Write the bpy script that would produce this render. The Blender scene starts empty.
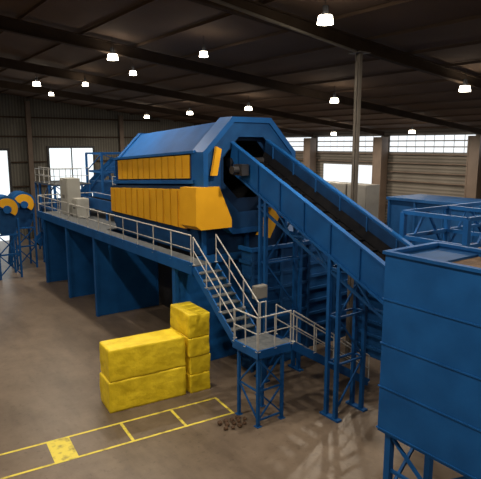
import bpy, bmesh, math, random
from mathutils import Vector, Matrix, noise
random.seed(7)
scn=bpy.context.scene
COL=scn.collection
try:
    scn.view_settings.view_transform='Standard'
    scn.view_settings.look='None'
except Exception: pass

# ---------------------------------------------------------------- materials
def mat(name,c1,c2=None,rough=.5,metal=0.,scale=3.,bump=0.,bscale=30.,spec=.5,detail=6.,lo=.35,hi=.65):
    m=bpy.data.materials.new(name); m.use_nodes=True
    nt=m.node_tree; b=nt.nodes['Principled BSDF']
    b.inputs['Roughness'].default_value=rough; b.inputs['Metallic'].default_value=metal
    b.inputs['Specular IOR Level'].default_value=spec
    tc=nt.nodes.new('ShaderNodeTexCoord')
    n=nt.nodes.new('ShaderNodeTexNoise'); n.inputs['Scale'].default_value=scale; n.inputs['Detail'].default_value=detail
    nt.links.new(tc.outputs['Object'],n.inputs['Vector'])
    r=nt.nodes.new('ShaderNodeValToRGB'); r.color_ramp.elements[0].position=lo; r.color_ramp.elements[1].position=hi
    r.color_ramp.elements[0].color=(*c1,1); r.color_ramp.elements[1].color=(*(c2 or c1),1)
    nt.links.new(n.outputs['Fac'],r.inputs['Fac']); nt.links.new(r.outputs['Color'],b.inputs['Base Color'])
    if bump:
        n2=nt.nodes.new('ShaderNodeTexNoise'); n2.inputs['Scale'].default_value=bscale
        nt.links.new(tc.outputs['Object'],n2.inputs['Vector'])
        bp=nt.nodes.new('ShaderNodeBump'); bp.inputs['Strength'].default_value=bump; bp.inputs['Distance'].default_value=.05
        nt.links.new(n2.outputs['Fac'],bp.inputs['Height']); nt.links.new(bp.outputs['Normal'],b.inputs['Normal'])
    return m
def emit(name,c,s):
    m=bpy.data.materials.new(name); m.use_nodes=True; nt=m.node_tree
    nt.nodes.remove(nt.nodes['Principled BSDF'])
    e=nt.nodes.new('ShaderNodeEmission'); e.inputs['Color'].default_value=(*c,1); e.inputs['Strength'].default_value=s
    nt.links.new(e.outputs[0],nt.nodes['Material Output'].inputs[0]); return m
def siding(name,c1,c2,axis,freq,rough=.6,bump=.6,groove=.4):
    m=mat(name,c1,c2,rough,.0,.35,spec=.25)
    nt=m.node_tree; b=nt.nodes['Principled BSDF']
    tc=nt.nodes.new('ShaderNodeTexCoord'); w=nt.nodes.new('ShaderNodeTexWave')
    w.bands_direction=axis; w.inputs['Scale'].default_value=freq
    nt.links.new(tc.outputs['Object'],w.inputs['Vector'])
    bp=nt.nodes.new('ShaderNodeBump'); bp.inputs['Strength'].default_value=bump; bp.inputs['Distance'].default_value=.05
    nt.links.new(w.outputs['Fac'],bp.inputs['Height']); nt.links.new(bp.outputs['Normal'],b.inputs['Normal'])
    old=b.inputs['Base Color'].links[0].from_socket
    mx=nt.nodes.new('ShaderNodeMix'); mx.data_type='RGBA'; mx.blend_type='MULTIPLY'; mx.inputs[0].default_value=groove
    nt.links.new(old,mx.inputs[6]); nt.links.new(w.outputs['Color'],mx.inputs[7]); nt.links.new(mx.outputs[2],b.inputs['Base Color'])
    return m

BLUE=mat('blue_paint',(.005,.068,.235),(.008,.090,.30),.6,0,1.2,.06,6,spec=.2)
HOUS=mat('matte_blue_housing_paint',(.004,.045,.155),(.006,.060,.205),.75,0,1.0,.05,6,spec=.12)
BLUE2=mat('blue_paint_deep',(.005,.046,.15),(.008,.065,.20),.65,0,1.5,.06,6,spec=.2)  # darker version of the same blue
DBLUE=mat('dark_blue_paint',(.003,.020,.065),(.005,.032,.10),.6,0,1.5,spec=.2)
YEL=mat('yellow_paint',(.66,.33,.012),(.76,.39,.016),.55,0,1.,spec=.25)
YEL2=mat('yellow_paint_shade',(.48,.24,.012),(.57,.28,.014),.6,0,1.,spec=.2)  # darker copy of the yellow, rib shading put into the colour
FILM=mat('yellow_bale_film',(.68,.50,.014),(.88,.67,.03),.5,0,1.8,.35,7,spec=.3)
LINE=mat('yellow_floor_paint',(.30,.24,.06),(.74,.62,.08),.6,0,4.,lo=.3,hi=.5,detail=10)
GALV=mat('galvanised_steel',(.38,.38,.37),(.48,.48,.47),.5,.1,6)
GREYP=mat('grey_cabinet_paint',(.15,.145,.135),(.20,.195,.18),.5,0,1.)
WHITEP=mat('white_cabinet_paint',(.34,.34,.31),(.42,.42,.39),.5,0,1.)
BELT=mat('black_rubber',(.003,.0035,.005),(.006,.006,.007),.95,0,3,spec=.05)
DARK=mat('dark_steel',(.015,.016,.02),(.028,.028,.032),.5,.2,4)
TREAD=mat('steel_grating',(.06,.07,.08),(.10,.11,.12),.7,.1,8)
ROOFB=mat('dark_roof_steel',(.042,.029,.021),(.056,.039,.029),.9,0,1,spec=.1)
COLM=mat('brown_column_steel',(.10,.072,.055),(.135,.098,.075),.6,0,1)
COLG=mat('grey_column_steel',(.095,.084,.072),(.135,.12,.104),.7,0,1,spec=.2)
RUST=mat('brown_scrap',(.05,.028,.018),(.14,.08,.045),.9,0,6,.8,12)
WOODY=mat('brown_waste_fill',(.06,.036,.022),(.14,.085,.05),.9,0,3,.8,9)
LENS=emit('lamp_lens_glow',(1,.92,.78),30)
REFR=emit('lamp_refractor_glow',(1,.88,.68),22)
DAY=emit('daylight_panel',(.93,.97,1),1.15)
DAYB=emit('daylight_doorway',(.9,.97,1),1.3)
WALLM=siding('grey_vertical_siding',(.115,.110,.095),(.15,.143,.124),'X',1.2,.7,.4,.35)
WALLR=siding('grey_beige_horizontal_siding',(.145,.130,.112),(.18,.162,.14),'Z',1.1,.8,.25,.45)
ROOFM=siding('dark_roof_deck',(.085,.056,.040),(.105,.070,.050),'Y',.9,.95,.0,.0)  # brown raised so the colour itself carries the haze and soft lamplight

# concrete floor
FLOORM=mat('stained_concrete',(.135,.102,.074),(.198,.152,.112),.40,0,.22,.03,14,lo=.3,hi=.7,detail=6,spec=.42)
nt=FLOORM.node_tree; b=nt.nodes['Principled BSDF']
tc=nt.nodes.new('ShaderNodeTexCoord')
def stain(scale,detail,lo,hi,dark,fac,mscale=(1,1,1),rot=0,rough=.65):
    n=nt.nodes.new('ShaderNodeTexNoise'); n.inputs['Scale'].default_value=scale; n.inputs['Detail'].default_value=detail; n.inputs['Roughness'].default_value=rough
    mp=nt.nodes.new('ShaderNodeMapping'); mp.inputs['Scale'].default_value=mscale; mp.inputs['Rotation'].default_value=(0,0,rot)
    nt.links.new(tc.outputs['Object'],mp.inputs['Vector']); nt.links.new(mp.outputs['Vector'],n.inputs['Vector'])
    r=nt.nodes.new('ShaderNodeValToRGB'); r.color_ramp.elements[0].position=lo; r.color_ramp.elements[0].color=(dark,dark*.97,dark*.94,1)
    r.color_ramp.elements[1].position=hi; r.color_ramp.elements[1].color=(1,1,1,1)
    nt.links.new(n.outputs['Fac'],r.inputs['Fac'])
    mx=nt.nodes.new('ShaderNodeMix'); mx.data_type='RGBA'; mx.blend_type='MULTIPLY'; mx.inputs[0].default_value=fac
    old=b.inputs['Base Color'].links[0].from_socket
    nt.links.new(old,mx.inputs[6]); nt.links.new(r.outputs['Color'],mx.inputs[7]); nt.links.new(mx.outputs[2],b.inputs['Base Color'])
stain(1.6,12,.3,.62,.68,.75)
stain(.8,6,.36,.52,.58,.65,(1,.25,1),.9)
stain(6,4,.32,.42,.5,.5)

# ---------------------------------------------------------------- builders
def wl(o):
    v=Vector((0,0,0))
    while o: v+=o.location; o=o.parent
    return v
class B:
    def __init__(s): s.bm=bmesh.new()
    def hexa(s,b,t):
        vb=[s.bm.verts.new(p) for p in b]; vt=[s.bm.verts.new(p) for p in t]; k=len(vb)
        s.bm.faces.new(vb); s.bm.faces.new(vt)
        for i in range(k): s.bm.faces.new((vb[i],vb[(i+1)%k],vt[(i+1)%k],vt[i]))
        return s
    def box(s,x0,x1,y0,y1,z0,z1):
        return s.hexa([(x0,y0,z0),(x1,y0,z0),(x1,y1,z0),(x0,y1,z0)],[(x0,y0,z1),(x1,y0,z1),(x1,y1,z1),(x0,y1,z1)])
    def prism(s,pts,off):
        off=Vector(off); return s.hexa([Vector(p) for p in pts],[Vector(p)+off for p in pts])
    def beam(s,p,q,w,h,up=(0,0,1)):
        p=Vector(p);q=Vector(q);d=(q-p).normalized();u=Vector(up)
        if abs(d.dot(u))>.98: u=Vector((0,1,0))
        sd=d.cross(u).normalized(); u=sd.cross(d)
        c=[sd*a*w/2+u*b_*h/2 for a,b_ in((-1,-1),(1,-1),(1,1),(-1,1))]
        return s.hexa([p+k for k in c],[q+k for k in c])
    def tube(s,p,q,r,n=8,r2=None):
        p=Vector(p);q=Vector(q);d=(q-p).normalized();u=Vector((0,0,1)) if abs(d.z)<.95 else Vector((0,1,0))
        sd=d.cross(u).normalized();u=sd.cross(d);r2=r if r2 is None else r2
        a=[p+(sd*math.cos(2*math.pi*i/n)+u*math.sin(2*math.pi*i/n))*r for i in range(n)]
        c=[q+(sd*math.cos(2*math.pi*i/n)+u*math.sin(2*math.pi*i/n))*r2 for i in range(n)]
        return s.hexa(a,c)
    def ring(s,outer,inner,off):
        off=Vector(off);k=len(outer)
        O=[s.bm.verts.new(p) for p in outer];I=[s.bm.verts.new(p) for p in inner]
        O2=[s.bm.verts.new(Vector(p)+off) for p in outer];I2=[s.bm.verts.new(Vector(p)+off) for p in inner]
        for i in range(k):
            j=(i+1)%k
            s.bm.faces.new((O[i],O[j],I[j],I[i]));s.bm.faces.new((O2[i],O2[j],I2[j],I2[i]))
            s.bm.faces.new((O[i],O[j],O2[j],O2[i]));s.bm.faces.new((I[i],I[j],I2[j],I2[i]))
        return s
    def obj(s,name,m,parent=None,label=None,category=None,group=None,kind=None,origin=None,bevel=0,smooth=False):
        bmesh.ops.recalc_face_normals(s.bm,faces=s.bm.faces)
        if parent is None and origin is None:
            vs=[v.co for v in s.bm.verts]
            mn=Vector([min(v[i] for v in vs) for i in range(3)]);mxx=Vector([max(v[i] for v in vs) for i in range(3)])
            origin=Vector(((mn.x+mxx.x)/2,(mn.y+mxx.y)/2,mn.z))
        P=wl(parent) if parent else Vector(origin)
        for v in s.bm.verts: v.co-=P
        me=bpy.data.meshes.new(name); s.bm.to_mesh(me); s.bm.free()
        o=bpy.data.objects.new(name,me); COL.objects.link(o); me.materials.append(m)
        if parent: o.parent=parent
        else: o.location=P
        if smooth:
            for f in me.polygons: f.use_smooth=True
        if bevel:
            md=o.modifiers.new('bevel','BEVEL'); md.width=bevel; md.segments=2; md.limit_method='ANGLE'
        tag(o,label,category,group,kind); return o
def tag(o,label=None,category=None,group=None,kind=None):
    if label:o['label']=label
    if category:o['category']=category
    if group:o['group']=group
    if kind:o['kind']=kind
    return o
def root(name,loc,label,category,group=None):
    e=bpy.data.objects.new(name,None); e.location=loc; e.empty_display_size=.3; COL.objects.link(e)
    return tag(e,label,category,group)
def rep(o,delta,parent=None):
    c=o.copy(); c.location=o.location+Vector(delta)
    if parent: c.parent=parent
    COL.objects.link(c); return c
def clone(r,delta,**kw):
    c=r.copy(); c.location=r.location+Vector(delta); COL.objects.link(c)
    for k,v in kw.items(): c[k]=v
    def rec(a,b):
        for ch in list(a.children):
            d=ch.copy(); d.parent=b; COL.objects.link(d); rec(ch,d)
    rec(r,c); return c
def guardrail(parent,p,q,n,h=1.07,m=None,ends=(True,True)):
    m=m or GALV; p=Vector(p);q=Vector(q);up=Vector((0,0,h))
    g=B().tube(p+up,q+up,.024).tube(p+up*.52,q+up*.52,.019).obj('guardrail',m,parent)
    post=None
    for i in range(n):
        if (i==0 and not ends[0]) or (i==n-1 and not ends[1]): continue
        a=p.lerp(q,i/(n-1))
        if post is None:
            post=B().tube(a,a+up,.023,6).box(a.x-.05,a.x+.05,a.y-.05,a.y+.05,a.z,a.z+.015).obj('post',m,g); first=a
        else:
            rep(post,a-first)
    return g

# ---------------------------------------------------------------- building shell
XL,XR,YF,YB=-22,40,-12,52
def rz(x): return 9.95+.110*(40-abs(x))
B().box(XL,XR,YF,YB,-.2,0).obj('floor',FLOORM,kind='structure')
B().prism([(XL,YB,0),(XR,YB,0),(XR,YB,rz(40)),(0,YB,rz(0)),(XL,YB,rz(22))],(0,.2,0)).obj('wall_back',WALLM,kind='structure')
B().prism([(XL,YF,0),(XR,YF,0),(XR,YF,rz(40)),(0,YF,rz(0)),(XL,YF,rz(22))],(0,-.2,0)).obj('wall_front',WALLM,kind='structure')
B().box(XR,XR+.2,YF,YB,0,9.95).obj('wall_right',WALLR,kind='structure')
B().box(XL-.2,XL,YF,YB,0,rz(22)).obj('wall_left',WALLR,kind='structure')
B().prism([(XL,YF,rz(22)),(0,YF,rz(0)),(XR,YF,rz(40)),(XR,YF,rz(40)+.15),(0,YF,rz(0)+.15),(XL,YF,rz(22)+.15)],(0,YB-YF,0)).obj('ceiling',ROOFM,kind='structure')

k=1
frames_y=[4.9,14.2,23.5,32.8,42.1]
bounds=[-4.4,4.9,14.2,23.5,32.8,42.1,51.4]
for a,b2 in zip(bounds[:-1],bounds[1:]):
    bb=B(); y=a+.5; nP=9; st=(b2-a-1.0)/nP
    for i in range(nP):
        bb.box(XR-.12,XR-.02,y+i*st+.06,y+(i+1)*st-.06,8.0,8.40)
        bb.box(XR-.12,XR-.02,y+i*st+.06,y+(i+1)*st-.06,8.50,8.90)
        bb.box(XR-.12,XR-.02,y+i*st+.06,y+(i+1)*st-.06,9.0,9.4)
    bb.obj('window_%d'%k,DAY,kind='structure'); k+=1
B().box(XR-.12,XR-.02,33.4,40.6,4.3,6.7).obj('window_%d'%k,DAY,kind='structure'); k+=1
B().box(15.4,19.6,YB-.05,YB-.01,0,8.3).obj('door_1',DAYB,kind='structure')
B().box(8.4,11.7,YB-.05,YB-.01,0,8.1).obj('door_2',DAYB,kind='structure')
t=1
def trim(bb,m):
    global t
    bb.obj('trim_%d'%t,m,kind='structure'); t+=1
for (x0,x1,z1) in((15.4,19.6,8.3),(8.4,11.7,8.1)):
    trim(B().box(x0-.2,x0,YB-.15,YB,0,z1).box(x1,x1+.2,YB-.15,YB,0,z1).box(x0-.2,x1+.2,YB-.15,YB,z1,z1+.2).box((x0+x1)/2-.05,(x0+x1)/2+.05,YB-.12,YB-.05,0,z1),DARK)
for z in(1.6,3.2,5.4,6.2,7.0,7.75):
    if 4<z<6.9:
        trim(B().box(XR-.25,XR-.13,YF,33.3,z,z+.1),COLM)
    else: trim(B().box(XR-.25,XR-.13,YF,YB-.3,z,z+.1),COLM)
for z in(9.3,11):
    trim(B().box(XL,(38 if z<9.8 else 27),YB-.25,YB-.06,z,z+.12),ROOFB)
for z in(2.4,4.8,7.0):
    trim(B().box(20,XR-.5,YB-.25,YB-.06,z,z+.12),ROOFB)
    trim(B().box(12.0,15.1,YB-.25,YB-.06,z,z+.12),ROOFB)
for x in(-6,3,13.6,22.5,31.5):
    B().box(x-.2,x+.2,YB-.6,YB-.3,0,rz(x)-.4).obj('wall_column',COLM,label='brown steel column standing against the sided wall',category='column',group='wall columns')

def ibeam(bb,p,q,w,h,h2=None):
    p=Vector(p);q=Vector(q)
    h2=h2 or h
    bb.hexa([p+Vector((0,-w/2,-.05)),p+Vector((0,w/2,-.05)),p+Vector((0,w/2,0)),p+Vector((0,-w/2,0))],
            [q+Vector((0,-w/2,-.05)),q+Vector((0,w/2,-.05)),q+Vector((0,w/2,0)),q+Vector((0,-w/2,0))])
    bb.hexa([p+Vector((0,-w/2,-h)),p+Vector((0,w/2,-h)),p+Vector((0,w/2,-h+.05)),p+Vector((0,-w/2,-h+.05))],
            [q+Vector((0,-w/2,-h2)),q+Vector((0,w/2,-h2)),q+Vector((0,w/2,-h2+.05)),q+Vector((0,-w/2,-h2+.05))])
    bb.hexa([p+Vector((0,-.03,-h)),p+Vector((0,.03,-h)),p+Vector((0,.03,0)),p+Vector((0,-.03,0))],
            [q+Vector((0,-.03,-h2)),q+Vector((0,.03,-h2)),q+Vector((0,.03,0)),q+Vector((0,-.03,0))])
for y in frames_y:
    bb=B(); ibeam(bb,(XR-.3,y,rz(39.7)-.2),(0,y,rz(0)-.2),.24,.35,.55)
    ibeam(bb,(0,y,rz(0)-.2),(XL,y,rz(22)-.2),.24,.55,.45)
    bb.obj('roof_rafter',ROOFB,label='dark steel tapered rafter under the sloping roof',category='roof beam',group='roof rafters')
    B().box(XR-1.15,XR-.27,y-.5,y-.38,0,9.3).box(XR-1.15,XR-.27,y+.38,y+.5,0,9.3).box(XR-1.13,XR-1.03,y-.38,y+.38,0,9.3).obj('wall_column',COLM,label='wide brown steel column standing against the sided wall',category='column',group='wall columns')
for i in range(16):
    x=1.2+i*2.5
    z=rz(x)-.01
    B().box(x-.03,x+.03,YF+.1,YB-.1,z-.13,z-.02).obj('roof_purlin',ROOFM,label='thin dark steel purlin running under roof deck',category='roof beam',group='roof purlins')
c=root('interior_column',(15.6,14.2,0),'tall slim grey steel column rising past the conveyor','column')
B().box(15.52,15.68,14.10,14.13,0,11.9).box(15.52,15.68,14.27,14.30,0,11.9).box(15.585,15.615,14.13,14.27,0,11.9).obj('shaft',COLG,c)
B().box(15.3,15.9,13.9,14.5,0,.04).obj('base_plate',COLG,c)
B().box(15.3,15.9,13.9,14.5,11.9,11.93).obj('cap_plate',COLG,c)
B().tube((15.44,14.14,0.1),(15.44,14.14,11.6),.025).obj('conduit',COLG,c)
B().tube((2,11.5,12.8),(15.2,14.0,11.9),.05,10).obj('ceiling_pipe',COLG,label='long grey pipe hung beneath the dark roof',category='pipe')

# ---------------------------------------------------------------- lamps
lampdata=[(11.7,12.0),(9.9,23.3),(10.1,35.8),(12.1,39.5),(11.9,32.2),(12,25.8),(11.9,19.0),
 (22,13.9),(22,21.7),(22,29.6),(21.8,36.9),(21.7,44.1),(34.5,25.9),(34.5,34),(34.5,43),
 (22,5),(4,5),(4,14),(4,-4),(-8,5),(14,-4),(-8,16),(30,8),(-2,26),(0,38)]
def mklamp():
    x,y=lampdata[0]; zt=rz(x)-.2; z=13.42-.115*x
    r=root('high_bay_lamp',(x,y,z),'glowing metal high bay lamp hanging from dark roof','ceiling lamp','high bay lamps')
    B().tube((x,y,z+.5),(x,y,zt+.15),.012,6).obj('hanger_rod',DARK,r)
    B().tube((x,y,z+.22),(x,y,z+.5),.09,12).obj('ballast_housing',DARK,r)
    bb=B(); bb.tube((x,y,z+.22),(x,y,z),.20,20,.24)
    bb.bm.faces.ensure_lookup_table()
    f=min(bb.bm.faces,key=lambda f:f.calc_center_median().z+ (0 if len(f.verts)>4 else 9)); bb.bm.faces.remove(f)
    bb.obj('lamp_shade',REFR,r)
    B().tube((x,y,z+.02),(x,y,z+.035),.22,20).obj('lens',LENS,r)
    L=bpy.data.lights.new('lamp_glow','AREA'); L.shape='DISK'; L.size=.5; L.energy=560; L.color=(1,.87,.70)
    lo=bpy.data.objects.new('lamp_glow',L); COL.objects.link(lo); lo.parent=r; lo.location=(0,0,-.02)
    return r
lamp=mklamp()
small=None
for i,(x,y) in enumerate(lampdata[1:],1):
    c=clone(lamp,(x-lampdata[0][0],y-lampdata[0][1],-.115*(abs(x)-lampdata[0][0])))
    if i in(3,4,5,6):
        c.scale=(.72,.72,.85)
        c['label']='smaller glowing high bay lamp hanging from dark roof'
        for ch in c.children:
            if ch.type=='LIGHT':
                if small is None: small=ch.data.copy(); small.energy=70
                ch.data=small

# ---------------------------------------------------------------- floor markings
ang=math.radians(-5.3); o0=Vector((2.55,14.67,0)); ex=Vector((math.cos(ang),math.sin(ang),0)); ey=Vector((-ex.y,ex.x,0))
def quad(bb,a0,a1,b0,b1):
    bb.prism([o0+ex*a0+ey*b0,o0+ex*a1+ey*b0,o0+ex*a1+ey*b1,o0+ex*a0+ey*b1],(0,0,.006))
fm=root('floor_marking',tuple(o0),'worn yellow painted aisle lines on concrete floor','floor marking')
def fl(name,*a):
    bb=B(); quad(bb,*a); bb.obj(name,LINE,fm)
fl('edge_line',-7,6.85,.56,.64); fl('edge_line',-7,6.95,-.66,-.58)
fl('end_line',6.87,6.95,-.58,.64)
fl('painted_block',1.3,1.95,-.58,.56)
fl('cross_line',3.5,3.59,-.58,.56); fl('cross_line',5.2,5.29,-.58,.56)

# ---------------------------------------------------------------- bales
def bale(cx,cy,z0,lx,ly,lz,rot,seed,label,group):
    bm=bmesh.new(); bmesh.ops.create_cube(bm,size=1)
    bmesh.ops.subdivide_edges(bm,edges=bm.edges[:],cuts=23,use_grid_fill=True)
    for v in bm.verts:
        p=v.co.copy()
        q=Vector((p.x*lx,p.y*ly,p.z*lz))
        r=.05; h=Vector((lx/2-r,ly/2-r,lz/2-r))
        c=Vector([max(-h[i],min(h[i],q[i])) for i in range(3)])
        d=q-c
        if d.length>r: q=c+d.normalized()*r
        nrm=Vector((p.x*(abs(p.x)>.49),p.y*(abs(p.y)>.49),0))
        nz=noise.noise(q*1.2+Vector((seed*7.1,0,0)))*.04+noise.noise(q*5+Vector((0,seed*3.3,0)))*.016
        if nrm.length: q+=nrm.normalized()*nz
        if p.z>.49: q.z+=min(0,nz)*.5
        if p.z<-.49: q.z=-lz/2
        v.co=q
    me=bpy.data.meshes.new('wrapped_bale'); bm.to_mesh(me); bm.free()
    for f in me.polygons: f.use_smooth=True
    ob=bpy.data.objects.new('wrapped_bale',me); me.materials.append(FILM); COL.objects.link(ob)
    ob.location=(cx,cy,z0+lz/2); ob.rotation_euler=(0,0,rot)
    return tag(ob,label,'bale',group)
ro=math.radians(-5)
bale(7.50,16.1,0,2.70,1.05,1.05,ro,1,'long yellow film-wrapped bale resting on the floor','yellow bales')
bale(7.52,16.1,1.05,2.68,1.05,1.08,ro,2,'long yellow film-wrapped bale stacked on another','yellow bales')
zz=0
for i,(h,lab) in enumerate(((.68,'thin yellow wrapped bale at the bottom of tall stack'),(.66,'thin yellow wrapped bale second in the tall stack'),(.68,'thin yellow wrapped bale third in the tall stack'),(.85,'thicker yellow wrapped bale on top of tall stack'))):
    bale(9.38+(.02 if i%2 else -.01),16.15+(.02 if i%2 else 0),zz,.82,1.6,h,ro*(.3+.2*i),3+i,lab,'yellow bales'); zz+=h

# ---------------------------------------------------------------- scrap chunks
spots=[(0,0),(.22,.05),(-.21,.06),(.1,.22),(-.12,.25),(.08,-.22),(-.15,-.2),(.33,.24),(.3,-.18),(-.35,.26),(-.38,-.1),(.44,.02)]
for i,(sx,sy) in enumerate(spots):
    bm=bmesh.new(); bmesh.ops.create_icosphere(bm,subdivisions=2,radius=random.uniform(.07,.095))
    for v in bm.verts:
        v.co*=1+noise.noise(v.co*9+Vector((i*5,0,0)))*.6; v.co.z*=.8
    mz=min(v.co.z for v in bm.verts)
    me=bpy.data.meshes.new('scrap_chunk'); bm.to_mesh(me); bm.free(); me.materials.append(RUST)
    ob=bpy.data.objects.new('scrap_chunk',me); COL.objects.link(ob); ob.location=(8.95+sx,12.78+sy,-mz)
    tag(ob,'rough brown chunk of scrap swept onto the floor','scrap','scrap chunks')

# ---------------------------------------------------------------- elevated walkway
WZ=4.42
wk=root('elevated_walkway',(9.6,25,0),'long blue elevated walkway with grey railing on panel supports','walkway')
B().box(9.5,10.25,16,35,WZ-.05,WZ).box(10.25,13.2,25.8,35,WZ-.05,WZ).obj('deck',TREAD,wk)
B().box(9.42,9.5,16,35,WZ-.32,WZ+.1).obj('edge_beam',BLUE,wk)
B().box(9.5,13.2,34.9,35,WZ-.32,WZ-.05).obj('end_beam',BLUE,wk)
B().box(9.5,10.25,16,16.08,WZ-.32,WZ-.05).obj('end_beam',BLUE,wk)
for y in(34.2,29.9,25.7,17.5):
    x1=13 if y>20 else 12.72
    bb=B().box(9.6,x1,y-.05,y+.05,0,WZ-.32)
    bb.box(9.52,9.66,y-.12,y+.12,0,WZ-.33).box(x1-.1,x1,y-.1,y+.1,0,WZ-.33).box(9.6,x1,y-.1,y+.1,WZ-.42,WZ-.32)
    bb.obj('support_panel',BLUE,wk)
guardrail(wk,(9.47,16.1,WZ),(9.47,34.9,WZ),14)
guardrail(wk,(9.5,34.9,WZ),(13.1,34.9,WZ),4)
guardrail(wk,(13.15,26.2,WZ),(13.15,34.8,WZ),7)
B().box(13.2,13.3,17.8,34.5,0,WZ-.1).obj('rear_shade_panel',DARK,wk)  # back of the opening; dark colour stands in for deep shade under the walkway

def stairs(name,p0,p1,wdir,width,n,label,rails=(True,True),nr=4):
    p0=Vector(p0);p1=Vector(p1);w=Vector(wdir)*width
    s=root(name,(p1.x,p1.y,p1.z),label,'stairs')
    for k2 in(0,1):
        a=p0+w*k2;b3=p1+w*k2
        B().beam(a-Vector((0,0,.12)),b3-Vector((0,0,.12)) if p1.z>1 else b3+Vector((0,0,.0)),.05,.26).obj('stringer',BLUE,s)
    d=(p1-p0)/n; hd=Vector((d.x,d.y,0))
    for i in range(1,n):
        c=p0+d*i
        a=[c-hd*.45,c+hd*.45,c+hd*.45+w,c-hd*.45+w]
        B().prism(a,(0,0,-.04)).obj('tread',TREAD,s)
    for k2 in(0,1):
        if rails[k2]:
            guardrail(s,p0+w*k2+Vector((0,0,.02)),p1+w*k2+Vector((0,0,.02)),nr,1.0)
    return s
stairs('upper_staircase',(9.5,15.99,WZ),(9.5,13.47,2.5),(1,0,0),.95,9,'blue steel stair flight with grey rails down from walkway')
stairs('lower_staircase',(10.85,12.2,2.47),(14.5,12.2,.13),(0,1,0),.85,12,'blue steel stair flight with grey rails reaching floor',nr=5)

ld=root('stair_landing',(10.1,12.8,0),'square blue stair landing on braced legs with railings','platform')
LX0,LX1,LY0,LY1=9.45,10.72,12.2,13.4
B().box(LX0,LX1,LY0,LY1,2.40,2.46).obj('deck',TREAD,ld)
B().box(LX0-.03,LX1+.03,LY0-.06,LY0,2.24,2.5).box(LX0-.03,LX1+.03,LY1,LY1+.06,2.24,2.44).box(LX0-.06,LX0,LY0-.06,LY1+.06,2.24,2.5).box(LX1,LX1+.05,LY0-.06,LY1,2.24,2.44).obj('rim_beam',BLUE,ld)
lg=B().box(LX0,LX0+.09,LY0,LY0+.09,0,2.24).box(LX0-.05,LX0+.14,LY0-.05,LY0+.14,0,.02).obj('leg',BLUE,ld)
for dx,dy in((.95,0),(0,1.0),(.95,1.0)): rep(lg,(dx,dy,0))
a0,a1,b0,b1=LX0+.045,LX0+.995,LY0+.045,LY0+1.045
for (p,q) in(((a0,b0,.2),(a1,b0,1.15)),((a1,b0,.2),(a0,b0,1.15)),((a0,b0,1.15),(a1,b0,2.2)),((a1,b0,1.15),(a0,b0,2.2)),((a0,b0,.2),(a0,b1,1.15)),((a0,b1,1.15),(a0,b0,2.2)),((a0,b0,1.15),(a1,b0,1.15)),((a0,b0,1.15),(a0,b1,1.15)),((a0,b0,.2),(a1,b0,.2))):
    B().beam(p,q,.045,.045).obj('brace',BLUE,ld)
guardrail(ld,(LX0,LY0-.02,2.46),(LX1,LY0-.02,2.46),3); guardrail(ld,(LX0-.03,LY0,2.46),(LX0-.03,LY1,2.46),3)
guardrail(ld,(10.48,LY1+.03,2.46),(LX1,LY1+.03,2.46),2)
cb=root('control_box',(10.85,13.95,0),'small grey control box on a pole beside stairs','control box')
B().tube((10.85,13.95,0),(10.85,13.95,3.5),.04).box(10.75,10.95,13.85,14.05,0,.02).obj('pole',BLUE,cb)
B().box(10.6,11.1,13.82,14.05,3.5,3.95).obj('enclosure',GREYP,cb,bevel=.02)
B().box(10.64,11.06,13.79,13.82,3.54,3.91).obj('door',GREYP,cb)

# ---------------------------------------------------------------- trommel machine
ty0,ty1=17.0,24.7
def zc(y): return 7.42-.055*(y-17)
XC=12.6
def octo(ap,y,dz=0):
    k=ap*math.tan(math.radians(22.5)); z=zc(y)+dz
    return [(XC+a,y,z+b2) for a,b2 in((-ap,-k),(-ap,k),(-k,ap),(k,ap),(ap,k),(ap,-k),(k,-ap),(-k,-ap))]
tm=root('trommel_screen',(12.6,21,0),'huge blue octagonal trommel screen housing with yellow doors','recycling machine')
L=ty1-ty0
bb=B(); bb.ring(octo(2.10,ty0),octo(1.98,ty0),(0,L,-.055*L)); bb.obj('drum_housing',HOUS,tm)
bb=B(); bb.prism(octo(2.0,ty1-.1),(0,.08,0)); bb.obj('rear_wall',HOUS,tm)
bb=B(); bb.ring(octo(2.20,ty0-.30),octo(2.0,ty0-.30),(0,.85,0)); bb.obj('end_hood',BLUE,tm)
bb=B(); bb.ring(octo(2.08,ty0-.24),octo(1.42,ty0-.24,.05),(0,.10,0)); bb.obj('end_ring',BLUE2,tm)
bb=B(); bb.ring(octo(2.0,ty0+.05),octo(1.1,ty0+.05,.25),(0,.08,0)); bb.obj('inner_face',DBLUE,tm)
bb=B(); bb.ring(octo(2.16,ty1-.2),octo(1.9,ty1-.2),(0,.28,0)); bb.obj('rear_flange',HOUS,tm)
bb=B(); n=28
c0=Vector((XC,ty0+.35,zc(ty0)-.1)); c1=Vector((XC,ty1-.3,zc(ty1)-.1))
out=[c0+Vector((math.cos(2*math.pi*i/n),0,math.sin(2*math.pi*i/n)))*1.7 for i in range(n)]
inn=[c0+Vector((math.cos(2*math.pi*i/n),0,math.sin(2*math.pi*i/n)))*1.62 for i in range(n)]
bb.ring(out,inn,c1-c0); bb.obj('rotating_drum',DARK,tm)
def sbox(bb,x0,x1,y0,y1,z0,z1,z2=None):
    d0=zc(y0)-7.42; d1=zc(y1)-7.42
    f0=d0 if z2 is None else 0; f1=d1 if z2 is None else 0
    bb.hexa([(x0,y0,z0+f0),(x1,y0,z0+f0),(x1,y1,z0+f1),(x0,y1,z0+f1)],[(x0,y0,z1+d0),(x1,y0,z1+d0),(x1,y1,z1+d1),(x0,y1,z1+d1)]); return bb
bb=B(); sbox(bb,10.46,10.5,17.6,24.6,7.36,8.3); bb.obj('door_frame',DBLUE,tm)
nd=6; st=(24.45-17.7)/nd
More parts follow.
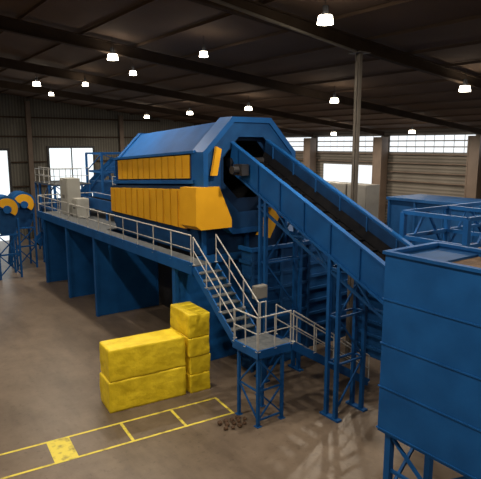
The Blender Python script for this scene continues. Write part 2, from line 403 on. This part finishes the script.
for i in range(nd):
    y=17.7+i*st
    bb=B(); sbox(bb,10.41,10.46,y+.05,y+st-.05,7.40,8.28); dd=bb.obj('access_door',YEL,tm)
    bb=B(); sbox(bb,10.39,10.41,y+st*.5-.025,y+st*.5+.025,7.44,8.24); bb.obj('door_rib',YEL2,dd)
bb=B(); sbox(bb,10.30,10.55,17.3,24.7,7.2,7.34); bb.obj('side_flange',BLUE,tm)
bb=B(); sbox(bb,10.34,10.56,17.3,24.7,8.32,8.42); bb.obj('side_flange',BLUE,tm)
bb=B(); sbox(bb,10.30,10.9,17.75,25.0,5.35,7.12,1); bb.obj('lower_skirt',DBLUE,tm)
nd=6; st=(25.0-17.72)/nd
for i in range(nd):
    y=17.72+i*st
    bb=B(); sbox(bb,10.23,10.30,y+.05,y+st-.05,5.45,7.0,1); dd=bb.obj('lower_door',YEL,tm)
    bb=B(); sbox(bb,10.20,10.23,y+st*.5-.03,y+st*.5+.03,5.5,6.94,1); bb.obj('door_rib',YEL2,dd)
bb=B(); bb.prism([(9.95,16.5,5.7),(10.15,16.5,5.55),(11.5,16.5,5.55),(11.5,16.5,5.85),(10.95,16.5,7.1),(9.95,16.5,7.1)],(0,1.15,-.04)); bb.obj('yellow_chute_box',YEL,tm,label='solid yellow chute box at the feed end')
bb=B(); bb.prism([(10.66,16.55,7.5),(10.90,16.55,7.5),(11.10,16.55,8.45),(10.88,16.55,8.55)],(0,.12,0)); bb.obj('yellow_guard_plate',YEL,tm)
bb=B(); bb.prism([(12.85,16.5,5.1),(13.35,16.5,4.95),(13.9,16.5,5.9),(13.5,16.5,6.3)],(0,.3,0)); bb.obj('yellow_reject_chute',YEL,tm)
bb=B(); bb.prism([(14.05,16.55,5.7),(14.35,16.55,5.9),(14.8,16.55,6.9),(14.5,16.55,6.9)],(0,.12,0)); bb.obj('yellow_guard_plate',YEL,tm)
bb=B(); bb.hexa([(10.6,17.3,WZ+.02),(14.4,17.3,WZ+.02),(14.4,25.2,WZ+.02),(10.6,25.2,WZ+.02)],[(10.4,17.2,5.55),(14.7,17.2,5.55),(14.7,25.3,5.3),(10.4,25.3,5.3)]); bb.obj('under_hopper',BLUE2,tm)
for (x,y) in((12.9,17.25),(14.6,17.25),(13.7,17.25),(14.6,21),(14.6,25)):
    B().box(x-.1,x+.1,y-.1,y+.1,0,WZ).obj('base_post',BLUE,tm)
bb=B().box(12.95,14.55,17.3,17.4,0,WZ)
for z in(.5,1.3,2.1,2.9,3.7): bb.box(12.95,14.55,17.22,17.3,z,z+.1)
bb.obj('base_panel',BLUE2,tm)
B().box(14.5,14.6,17.4,25,0,WZ).obj('base_panel',BLUE2,tm)
B().box(10.4,14.8,17.12,17.3,WZ-.3,WZ).obj('base_beam',BLUE,tm)
B().box(11.2,14.7,17.14,17.2,WZ,5.7).obj('feed_end_panel',DBLUE,tm)
for (p,q) in(((10.6,17.05,WZ),(10.6,17.05,5.6)),((14.6,17.05,WZ),(14.6,17.05,6.6)),((12.6,17.05,WZ),(12.6,17.05,5.6))):
    B().beam(p,q,.14,.14).obj('feed_end_post',BLUE,tm)

def ribbin(name,x0,x1,y0,y1,h,label,m=None):
    m=m or BLUE2
    tb=root(name,((x0+x1)/2,(y0+y1)/2,0),label,'container','ribbed bins')
    bb=B().box(x0+.08,x1-.08,y0+.08,y1-.08,0,h)
    nz_=int(h/.55)
    for i in range(nz_):
        z=.35+i*.55
        bb.box(x0,x1,y0,y0+.08,z,z+.12).box(x0,x0+.08,y0+.08,y1,z,z+.12)
    bb.obj('bin_body',m,tb)
    for x in(x0,(x0+x1)/2-.06,x1-.12):
        B().box(x,x+.12,y0-.03,y0+.05,0,h).obj('stiffener',m,tb)
    B().box(x0-.03,x1+.03,y0-.05,y0+.1,h,h+.14).box(x0-.03,x0+.1,y0+.1,y1,h,h+.14).box(x1-.1,x1+.03,y0+.1,y1,h,h+.14).obj('rim',BLUE,tb)
ribbin('ribbed_bin',14.85,18.6,16.2,22,4.9,'dark blue ribbed steel bin standing behind the conveyor')
ribbin('ribbed_bin',11.75,14.7,15.6,16.4,4.7,'dark blue ribbed steel discharge bin beneath the trommel feed end')
ribbin('ribbed_bin',16.6,19.8,12.2,15.2,3.9,'low dark blue ribbed steel bin beside the conveyor trestle')

# ---------------------------------------------------------------- inclined conveyor
cv=root('belt_conveyor',(12.6,11.3,0),'long inclined blue belt conveyor rising into the trommel','conveyor')
S=.456
def bz(y): return 8.46-S*(17.2-y)
ya,yb=6.2,16.85
def sheet(x0,x1,y0,y1,a,b2):
    return B().hexa([(x0,y0,bz(y0)+a),(x1,y0,bz(y0)+a),(x1,y1,bz(y1)+a),(x0,y1,bz(y1)+a)],[(x0,y0,bz(y0)+b2),(x1,y0,bz(y0)+b2),(x1,y1,bz(y1)+b2),(x0,y1,bz(y1)+b2)])
sheet(11.70,11.78,ya,yb,-.62,.40).obj('side_frame',BLUE,cv)
sheet(13.36,13.44,ya,yb,-.62,.48).obj('side_frame',BLUE,cv)
sheet(11.62,11.80,ya,yb,.40,.46).obj('side_lip',BLUE,cv)
sheet(13.34,13.50,ya,yb,.48,.54).obj('side_lip',BLUE,cv)
sheet(11.62,11.70,ya,yb,-.65,-.56).obj('side_lip',BLUE,cv)
sheet(13.33,13.36,ya,yb,-.2,.44).obj('side_liner',DBLUE,cv)
for (xt,xb) in((11.80,11.97),(13.33,13.16)):
    bb=B(); bb.hexa([(xt,ya,bz(ya)+.05),(xt,ya,bz(ya)+.01),(xb,ya,bz(ya)-.26),(xb,ya,bz(ya)-.22)],[(xt,yb,bz(yb)+.05),(xt,yb,bz(yb)+.01),(xb,yb,bz(yb)-.26),(xb,yb,bz(yb)-.22)]); bb.obj('inner_skirt',BELT,cv)
sheet(11.87,13.26,ya,yb,-.32,-.27).obj('belt',BELT,cv)
sheet(11.78,13.36,ya,yb,-.62,-.58).obj('pan',DBLUE,cv)
y=ya+.3; cl=None
while y<yb-.3:
    if cl is None:
        cl=sheet(12.0,13.13,y,y+.05,-.27,-.20).obj('cleat',BELT,cv); y0_=y
    else: rep(cl,(0,y-y0_,S*(y-y0_)))
    y+=.55
y=ya+.5; cl=None
while y<yb-.3:
    if cl is None:
        cl=sheet(11.65,11.70,y,y+.06,-.56,.40).obj('stiffener',BLUE,cv); c2=sheet(13.29,13.33,y,y+.05,.0,.44).obj('stiffener',BLUE2,cv); y0_=y
    else: rep(cl,(0,y-y0_,S*(y-y0_))); rep(c2,(0,y-y0_,S*(y-y0_)))
    y+=1.2
B().tube((11.60,yb,bz(yb)-.35),(13.54,yb,bz(yb)-.35),.18,18).obj('head_pulley',DARK,cv)
B().tube((11.60,ya,bz(ya)-.3),(13.54,ya,bz(ya)-.3),.2,18).obj('tail_pulley',DARK,cv)
B().box(11.30,11.62,15.6,16.1,bz(15.8)-.3,bz(15.8)+.1).tube((11.30,15.85,bz(15.8)-.1),(11.05,15.85,bz(15.8)-.1),.15,14).obj('drive_motor',DARK,cv)
D=-1.1
for x in(11.74,13.40):
    B().beam((x,8,bz(8)+D),(x,15.2,bz(15.2)+D),.08,.08).obj('truss_chord',BLUE2,cv)
    bb=B(); y=8; up=False
    while y<15:
        y2=y+.9
        bb.beam((x,y,bz(y)+(-.62 if up else D)),(x,y2,bz(y2)+(D if up else -.62)),.05,.05); up=not up; y=y2
    bb.obj('truss_lacing',BLUE2,cv)
def tower(yt,x0,x1,w,nb=3):
    ztop=bz(yt)-.6
    for x in(x0,x1):
        for yy in(yt-w/2,yt+w/2):
            B().box(x-.06,x+.06,yy-.06,yy+.06,0,bz(yy)-.63).obj('tower_leg',BLUE,cv)
        B().box(x-.1,x+.1,yt-w/2-.2,yt+w/2+.2,0,.06).obj('tower_foot',BLUE,cv)
    for i in range(nb):
        za=.3+i*(ztop-.6)/nb; zb=.3+(i+1)*(ztop-.6)/nb
        bb=B()
        a_,b_=(x0,x1) if i%2==0 else (x1,x0)
        bb.beam((a_,yt-w/2,za),(b_,yt-w/2,zb),.05,.05)
        for yy in(yt-w/2,yt+w/2): bb.beam((x0,yy,zb),(x1,yy,zb),.06,.06)
        for x in(x0,x1):
            bb.beam((x,yt-w/2,zb),(x,yt+w/2,zb),.05,.05)
        bb.obj('tower_brace',BLUE,cv)
tower(11.35,11.74,12.95,.4,3)
tower(14.9,11.74,13.40,.3,3)

# ---------------------------------------------------------------- near blue bin
nb_=root('steel_hopper_bin',(10.5,5.4,0),'large smooth blue steel hopper bin on braced legs','container')
x0,x1,y0,y1,z0,z1=9.57,11.50,2.6,7.71,2.0,6.2
B().box(x0,x0+.06,y0,y1,z0,z1).obj('side_plate',BLUE,nb_)
B().box(x1-.06,x1,y0,y1,z0,z1).obj('side_plate',BLUE,nb_)
B().box(x0+.06,x1-.06,y1-.06,y1,z0,z1).obj('end_plate',BLUE,nb_)
B().box(x0+.06,x1-.06,y0,y0+.06,z0,z1).obj('end_plate',BLUE,nb_)
B().box(x0,x1,y0,y1,z0-.06,z0).obj('bottom_plate',BLUE,nb_)
B().box(x0-.05,x0+.1,y0-.05,y1+.05,z1,z1+.07).box(x1-.1,x1+.03,y0-.05,y1+.05,z1,z1+.07).box(x0+.1,x1-.1,y1-.1,y1+.05,z1,z1+.07).box(x0+.1,x1-.1,y0-.05,y0+.1,z1,z1+.07).obj('rim',BLUE,nb_)
for z in(2.0,3.05,4.1,5.15):
    B().box(x0-.025,x0,y0,y1+.03,z,z+.03).box(x0,x1,y1,y1+.03,z,z+.03).obj('rib',BLUE,nb_)
B().box(x0+.06,x1-.06,y0+.06,6.6,z1-.35,z1-.1).obj('fill',WOODY,nb_,label='brown shredded waste filling the bin')
B().box(x0+.06,x1-.06,6.6,y1-.06,z1-.12,z1-.05).obj('cover_plate',BLUE2,nb_)
for (x,y) in((x0+.15,y1-.25),(x1-.15,y1-.25),(x0+.15,5.4),(x1-.15,5.4),(x0+.15,y0+.25),(x1-.15,y0+.25)):
    B().box(x-.08,x+.08,y-.08,y+.08,0,z0-.06).box(x-.15,x+.15,y-.15,y+.15,0,.03).obj('leg',BLUE,nb_)
for (p,q) in(((x0+.15,y1-.25,.3),(x0+.15,5.4,1.9)),((x0+.15,5.4,.3),(x0+.15,y1-.25,1.9)),((x0+.15,y1-.25,.3),(x1-.15,y1-.25,1.9)),((x0+.15,y1-.25,1.0),(x0+.15,5.4,1.0))):
    B().beam(p,q,.07,.07).obj('brace',BLUE,nb_)

# ---------------------------------------------------------------- lattice hopper frame behind
hf=root('lattice_frame',(16.6,9.7,0),'blue lattice steel frame with railings carrying a hopper','steel frame')
xs=(14.2,16.6,19.2); yy2=(8.6,10.8)
for x in xs:
    for y in yy2: B().box(x-.08,x+.08,y-.08,y+.08,0,6.5).obj('post',BLUE,hf)
for z in(4.9,5.7,6.5):
    for y in yy2: B().box(14.2,19.2,y-.06,y+.06,z-.06,z+.06).obj('cross_beam',BLUE,hf)
    for x in xs: B().box(x-.06,x+.06,8.6,10.8,z-.06,z+.06).obj('cross_beam',BLUE,hf)
for y in yy2:
    for a,b2 in((14.2,15.4),(16.6,15.4),(16.6,17.9),(19.2,17.9)):
        B().beam((a,y,4.9),(b2,y,6.5),.07,.07).obj('diagonal',BLUE,hf)
bb=B(); bb.hexa([(15.8,9.1,3.2),(17.6,9.1,3.2),(17.6,10.3,3.2),(15.8,10.3,3.2)],[(14.4,8.7,4.9),(19,8.7,4.9),(19,10.7,4.9),(14.4,10.7,4.9)]); bb.obj('hopper',BLUE2,hf)
B().box(14.3,19.1,8.7,10.7,4.9,5.1).obj('hopper_fill',WOODY,hf)

fc=root('storage_bunker',(25.7,16.5,0),'tall blue steel bunker standing near the sided wall','container')
bb=B().box(24.4,27.2,11,19.6,0,5.6)
for y in(11,12.7,14.4,16.1,17.8,19.5): bb.box(24.3,24.4,y,y+.1,0,5.6)
bb.obj('bunker_body',BLUE2,fc)
B().box(24.28,27.3,10.9,19.7,5.6,5.75).obj('rim',BLUE2,fc)
B().beam((24.25,11,3.2),(24.25,19.6,3.2),.1,.14).obj('rib',BLUE,fc)

pf=root('equipment_platform',(23.8,22.5,0),'dark blue steel platform holding grey cabinets','platform')
B().box(22.8,25.2,20.1,25,3.8,4.0).obj('deck',DBLUE,pf)
for x in(22.95,25.05):
    for y in(20.25,22.5,24.85): B().box(x-.1,x+.1,y-.1,y+.1,0,3.8).obj('leg',BLUE2,pf)
B().box(22.8,22.9,20.2,24.9,.6,3.6).obj('side_panel',DBLUE,pf)
def cabinet(x,y,z,w,d,h,m,label,group,dirx=True):
    c=root('electrical_cabinet',(x,y,z),label,'cabinet',group)
    B().box(x-d/2,x+d/2,y-w/2,y+w/2,z,z+h).obj('body',m,c,bevel=.02)
    for s_ in(0,1):
        ya_=y-w/2+.04+s_*(w/2-.02)
        dr=B().box(x-d/2-.03,x-d/2,ya_,ya_+w/2-.06,z+.12,z+h-.08).obj('door',m,c)
        B().box(x-d/2-.06,x-d/2-.03,ya_+(.08 if s_ else w/2-.16),ya_+(.11 if s_ else w/2-.13),z+h*.45,z+h*.55).obj('handle',DARK,dr)
    return c
for i in range(3): cabinet(23.7,20.9+i*1.55,4.0,1.45,1.1,2.4,GREYP,'grey double door cabinet standing on blue platform','grey cabinets')
cabinet(10.9,32.9,WZ,1.3,.8,2.2,WHITEP,'pale control cabinet standing on the blue walkway deck','pale cabinets')
cabinet(10.9,31.2,WZ,.9,.7,1.1,WHITEP,'low pale control cabinet standing on the walkway deck','pale cabinets')

oc=root('outfeed_conveyor',(12.2,29.8,WZ),'blue horizontal outfeed conveyor resting on the walkway deck','conveyor')
B().box(11.5,11.56,25.7,34.6,WZ+.5,WZ+1.1).obj('side_frame',BLUE,oc); B().box(12.94,13.0,25.7,34.6,WZ+.5,WZ+1.1).obj('side_frame',BLUE,oc)
B().box(11.56,12.94,25.7,34.6,WZ+.8,WZ+.85).obj('belt',BELT,oc)
B().box(11.45,13.05,25.9,27.6,WZ+1.1,WZ+2.0).obj('belt_hood',BLUE,oc)
for y in(26,28.8,31.6,34.3):
    for x in(11.53,12.97): B().box(x-.05,x+.05,y-.05,y+.05,WZ,WZ+.5).obj('leg',BLUE,oc)

def lattice(name,x0,x1,y0,y1,h,lv,label,body=None,rail=False):
    r=root(name,((x0+x1)/2,(y0+y1)/2,0),label,'steel frame')
    for x in(x0,x1):
        for y in(y0,y1): B().box(x-.07,x+.07,y-.07,y+.07,0,h).obj('post',BLUE,r)
    for z in lv:
        bb=B()
        for y in(y0,y1): bb.box(x0,x1,y-.06,y+.06,z-.06,z+.06)
        for x in(x0,x1): bb.box(x-.06,x+.06,y0,y1,z-.06,z+.06)
        bb.obj('ring_beam',BLUE,r)
    pz=0
    for z in lv:
        bb=B(); bb.beam((x0,y0,pz),(x1,y0,z),.06,.06); bb.beam((x1,y0,pz),(x0,y0,z),.06,.06); bb.beam((x0,y0,z),(x0,y1,pz),.06,.06); bb.obj('diagonal',BLUE,r); pz=z
    if body: B().box(x0+.1,x1-.1,y0+.1,y1-.1,body[0],body[1]).obj('chute_body',BLUE2,r)
    if rail:
        B().box(x0-.1,x1+.1,y0-.1,y1+.1,h,h+.06).obj('deck',TREAD,r)
        guardrail(r,(x0,y0,h+.06),(x1,y0,h+.06),4); guardrail(r,(x0,y0,h+.06),(x0,y1,h+.06),4)
    return r
lattice('sorting_tower',14.4,17.4,36.5,39.5,8.0,(3,5.2,6.7,8.0),'tall blue lattice tower with chute behind the walkway',(5.2,6.0))
lattice('sorting_tower',11.2,13.6,37,40.5,5.9,(2.4,4.2,5.9),'blue lattice tower with chute and railed deck',(2.6,4.1),True)
lattice('sorting_tower',17.9,20.5,33,36,6.9,(3,5.2,6.9),'slim blue lattice tower beside bright doorway',None,True)
lattice('sorting_tower',14.3,16.8,29,34.5,5.4,(2.6,5.4),'blue railed mezzanine frame behind the walkway',None,True)
lattice('sorting_tower',12.4,15.0,42.4,46,5.6,(2.8,5.6),'distant blue railed frame near the back wall',(1.0,4.2),True)
lattice('sorting_tower',18.2,20.8,38.5,41,8.4,(3,5.2,6.9,8.4),'narrow tall blue lattice tower beyond the trommel',None,False)
ic=root('feed_conveyor',(15.5,41.5,0),'distant inclined blue conveyor climbing between lattice towers','conveyor')
B().beam((11.0,41.5,1.2),(17.6,41.5,7.4),.9,.08).obj('belt',BELT,ic)
for y in(41.0,42.0): B().beam((11.0,y,1.3),(17.6,y,7.5),.08,.5).obj('side_frame',BLUE,ic)
for x,z in((12.2,2.1),(15.2,4.9),(17.2,6.8)):
    for y in(41.0,42.0): B().box(x-.06,x+.06,y-.06,y+.06,0,z).obj('leg',BLUE,ic)

def wheelm(x,y,label,g):
    r=root('flywheel_shredder',(x,y,0),label,'recycling machine',g)
    for dx in(-.65,.65):
        for dy in(0,1.6): B().box(x+dx-.06,x+dx+.06,y+dy-.06,y+dy+.06,0,3.9).obj('leg',BLUE,r)
    bb=B()
    for za,zb in((.2,1.6),(1.6,2.9)):
        bb.beam((x-.65,y,za),(x+.65,y,zb),.07,.07).beam((x+.65,y,za),(x-.65,y,zb),.07,.07).box(x-.65,x+.65,y-.05,y+.05,zb-.05,zb+.05)
    bb.obj('brace',BLUE,r)
    B().prism([(x-.35,y+.1,2.9),(x+.35,y+.1,2.9),(x+.75,y+.1,3.7),(x+.75,y+.1,4.6),(x-.75,y+.1,4.6),(x-.75,y+.1,3.7)],(0,1.5,0)).obj('body',BLUE2,r)
    def arc(rr,a0,a1,n=16): return [(x+rr*math.cos(a0+(a1-a0)*i/n),y-.05,4.6+rr*math.sin(a0+(a1-a0)*i/n)) for i in range(n+1)]
    B().prism(arc(.8,0,math.pi),(0,1.6,0)).obj('rounded_hood',BLUE,r)
    B().prism([(p[0],p[1]-.12,p[2]) for p in arc(.66,-.25*math.pi,.85*math.pi)],(0,.12,0)).obj('yellow_cover',YEL,r)
    B().tube((x,y-.1,4.55),(x,y-.3,4.55),.25,20).obj('hub',BLUE,r)
    bb=B(); bb.beam((x-1.1,y+.2,.4),(x-.68,y+.2,3.6),.2,.6); bb.obj('discharge_chute',BLUE,r)
    return r
wheelm(9.6,39.0,'blue shredder with rounded yellow cover on braced legs','flywheel shredders')
wheelm(7.95,36.6,'blue shredder with rounded yellow cover on braced legs','flywheel shredders')

# ---------------------------------------------------------------- world, camera
w=bpy.data.worlds.new('World'); scn.world=w; w.use_nodes=True
w.node_tree.nodes['Background'].inputs[0].default_value=(.8,.9,1,1); w.node_tree.nodes['Background'].inputs[1].default_value=.6
cam=bpy.data.cameras.new('Camera'); cam.lens=540/481*36; cam.sensor_width=36; cam.clip_end=300
co=bpy.data.objects.new('Camera',cam); COL.objects.link(co); co.location=(0,0,8.6)
co.rotation_euler=Vector((.585*.985,.811*.985,-.1724)).to_track_quat('-Z','Y').to_euler()
scn.camera=co
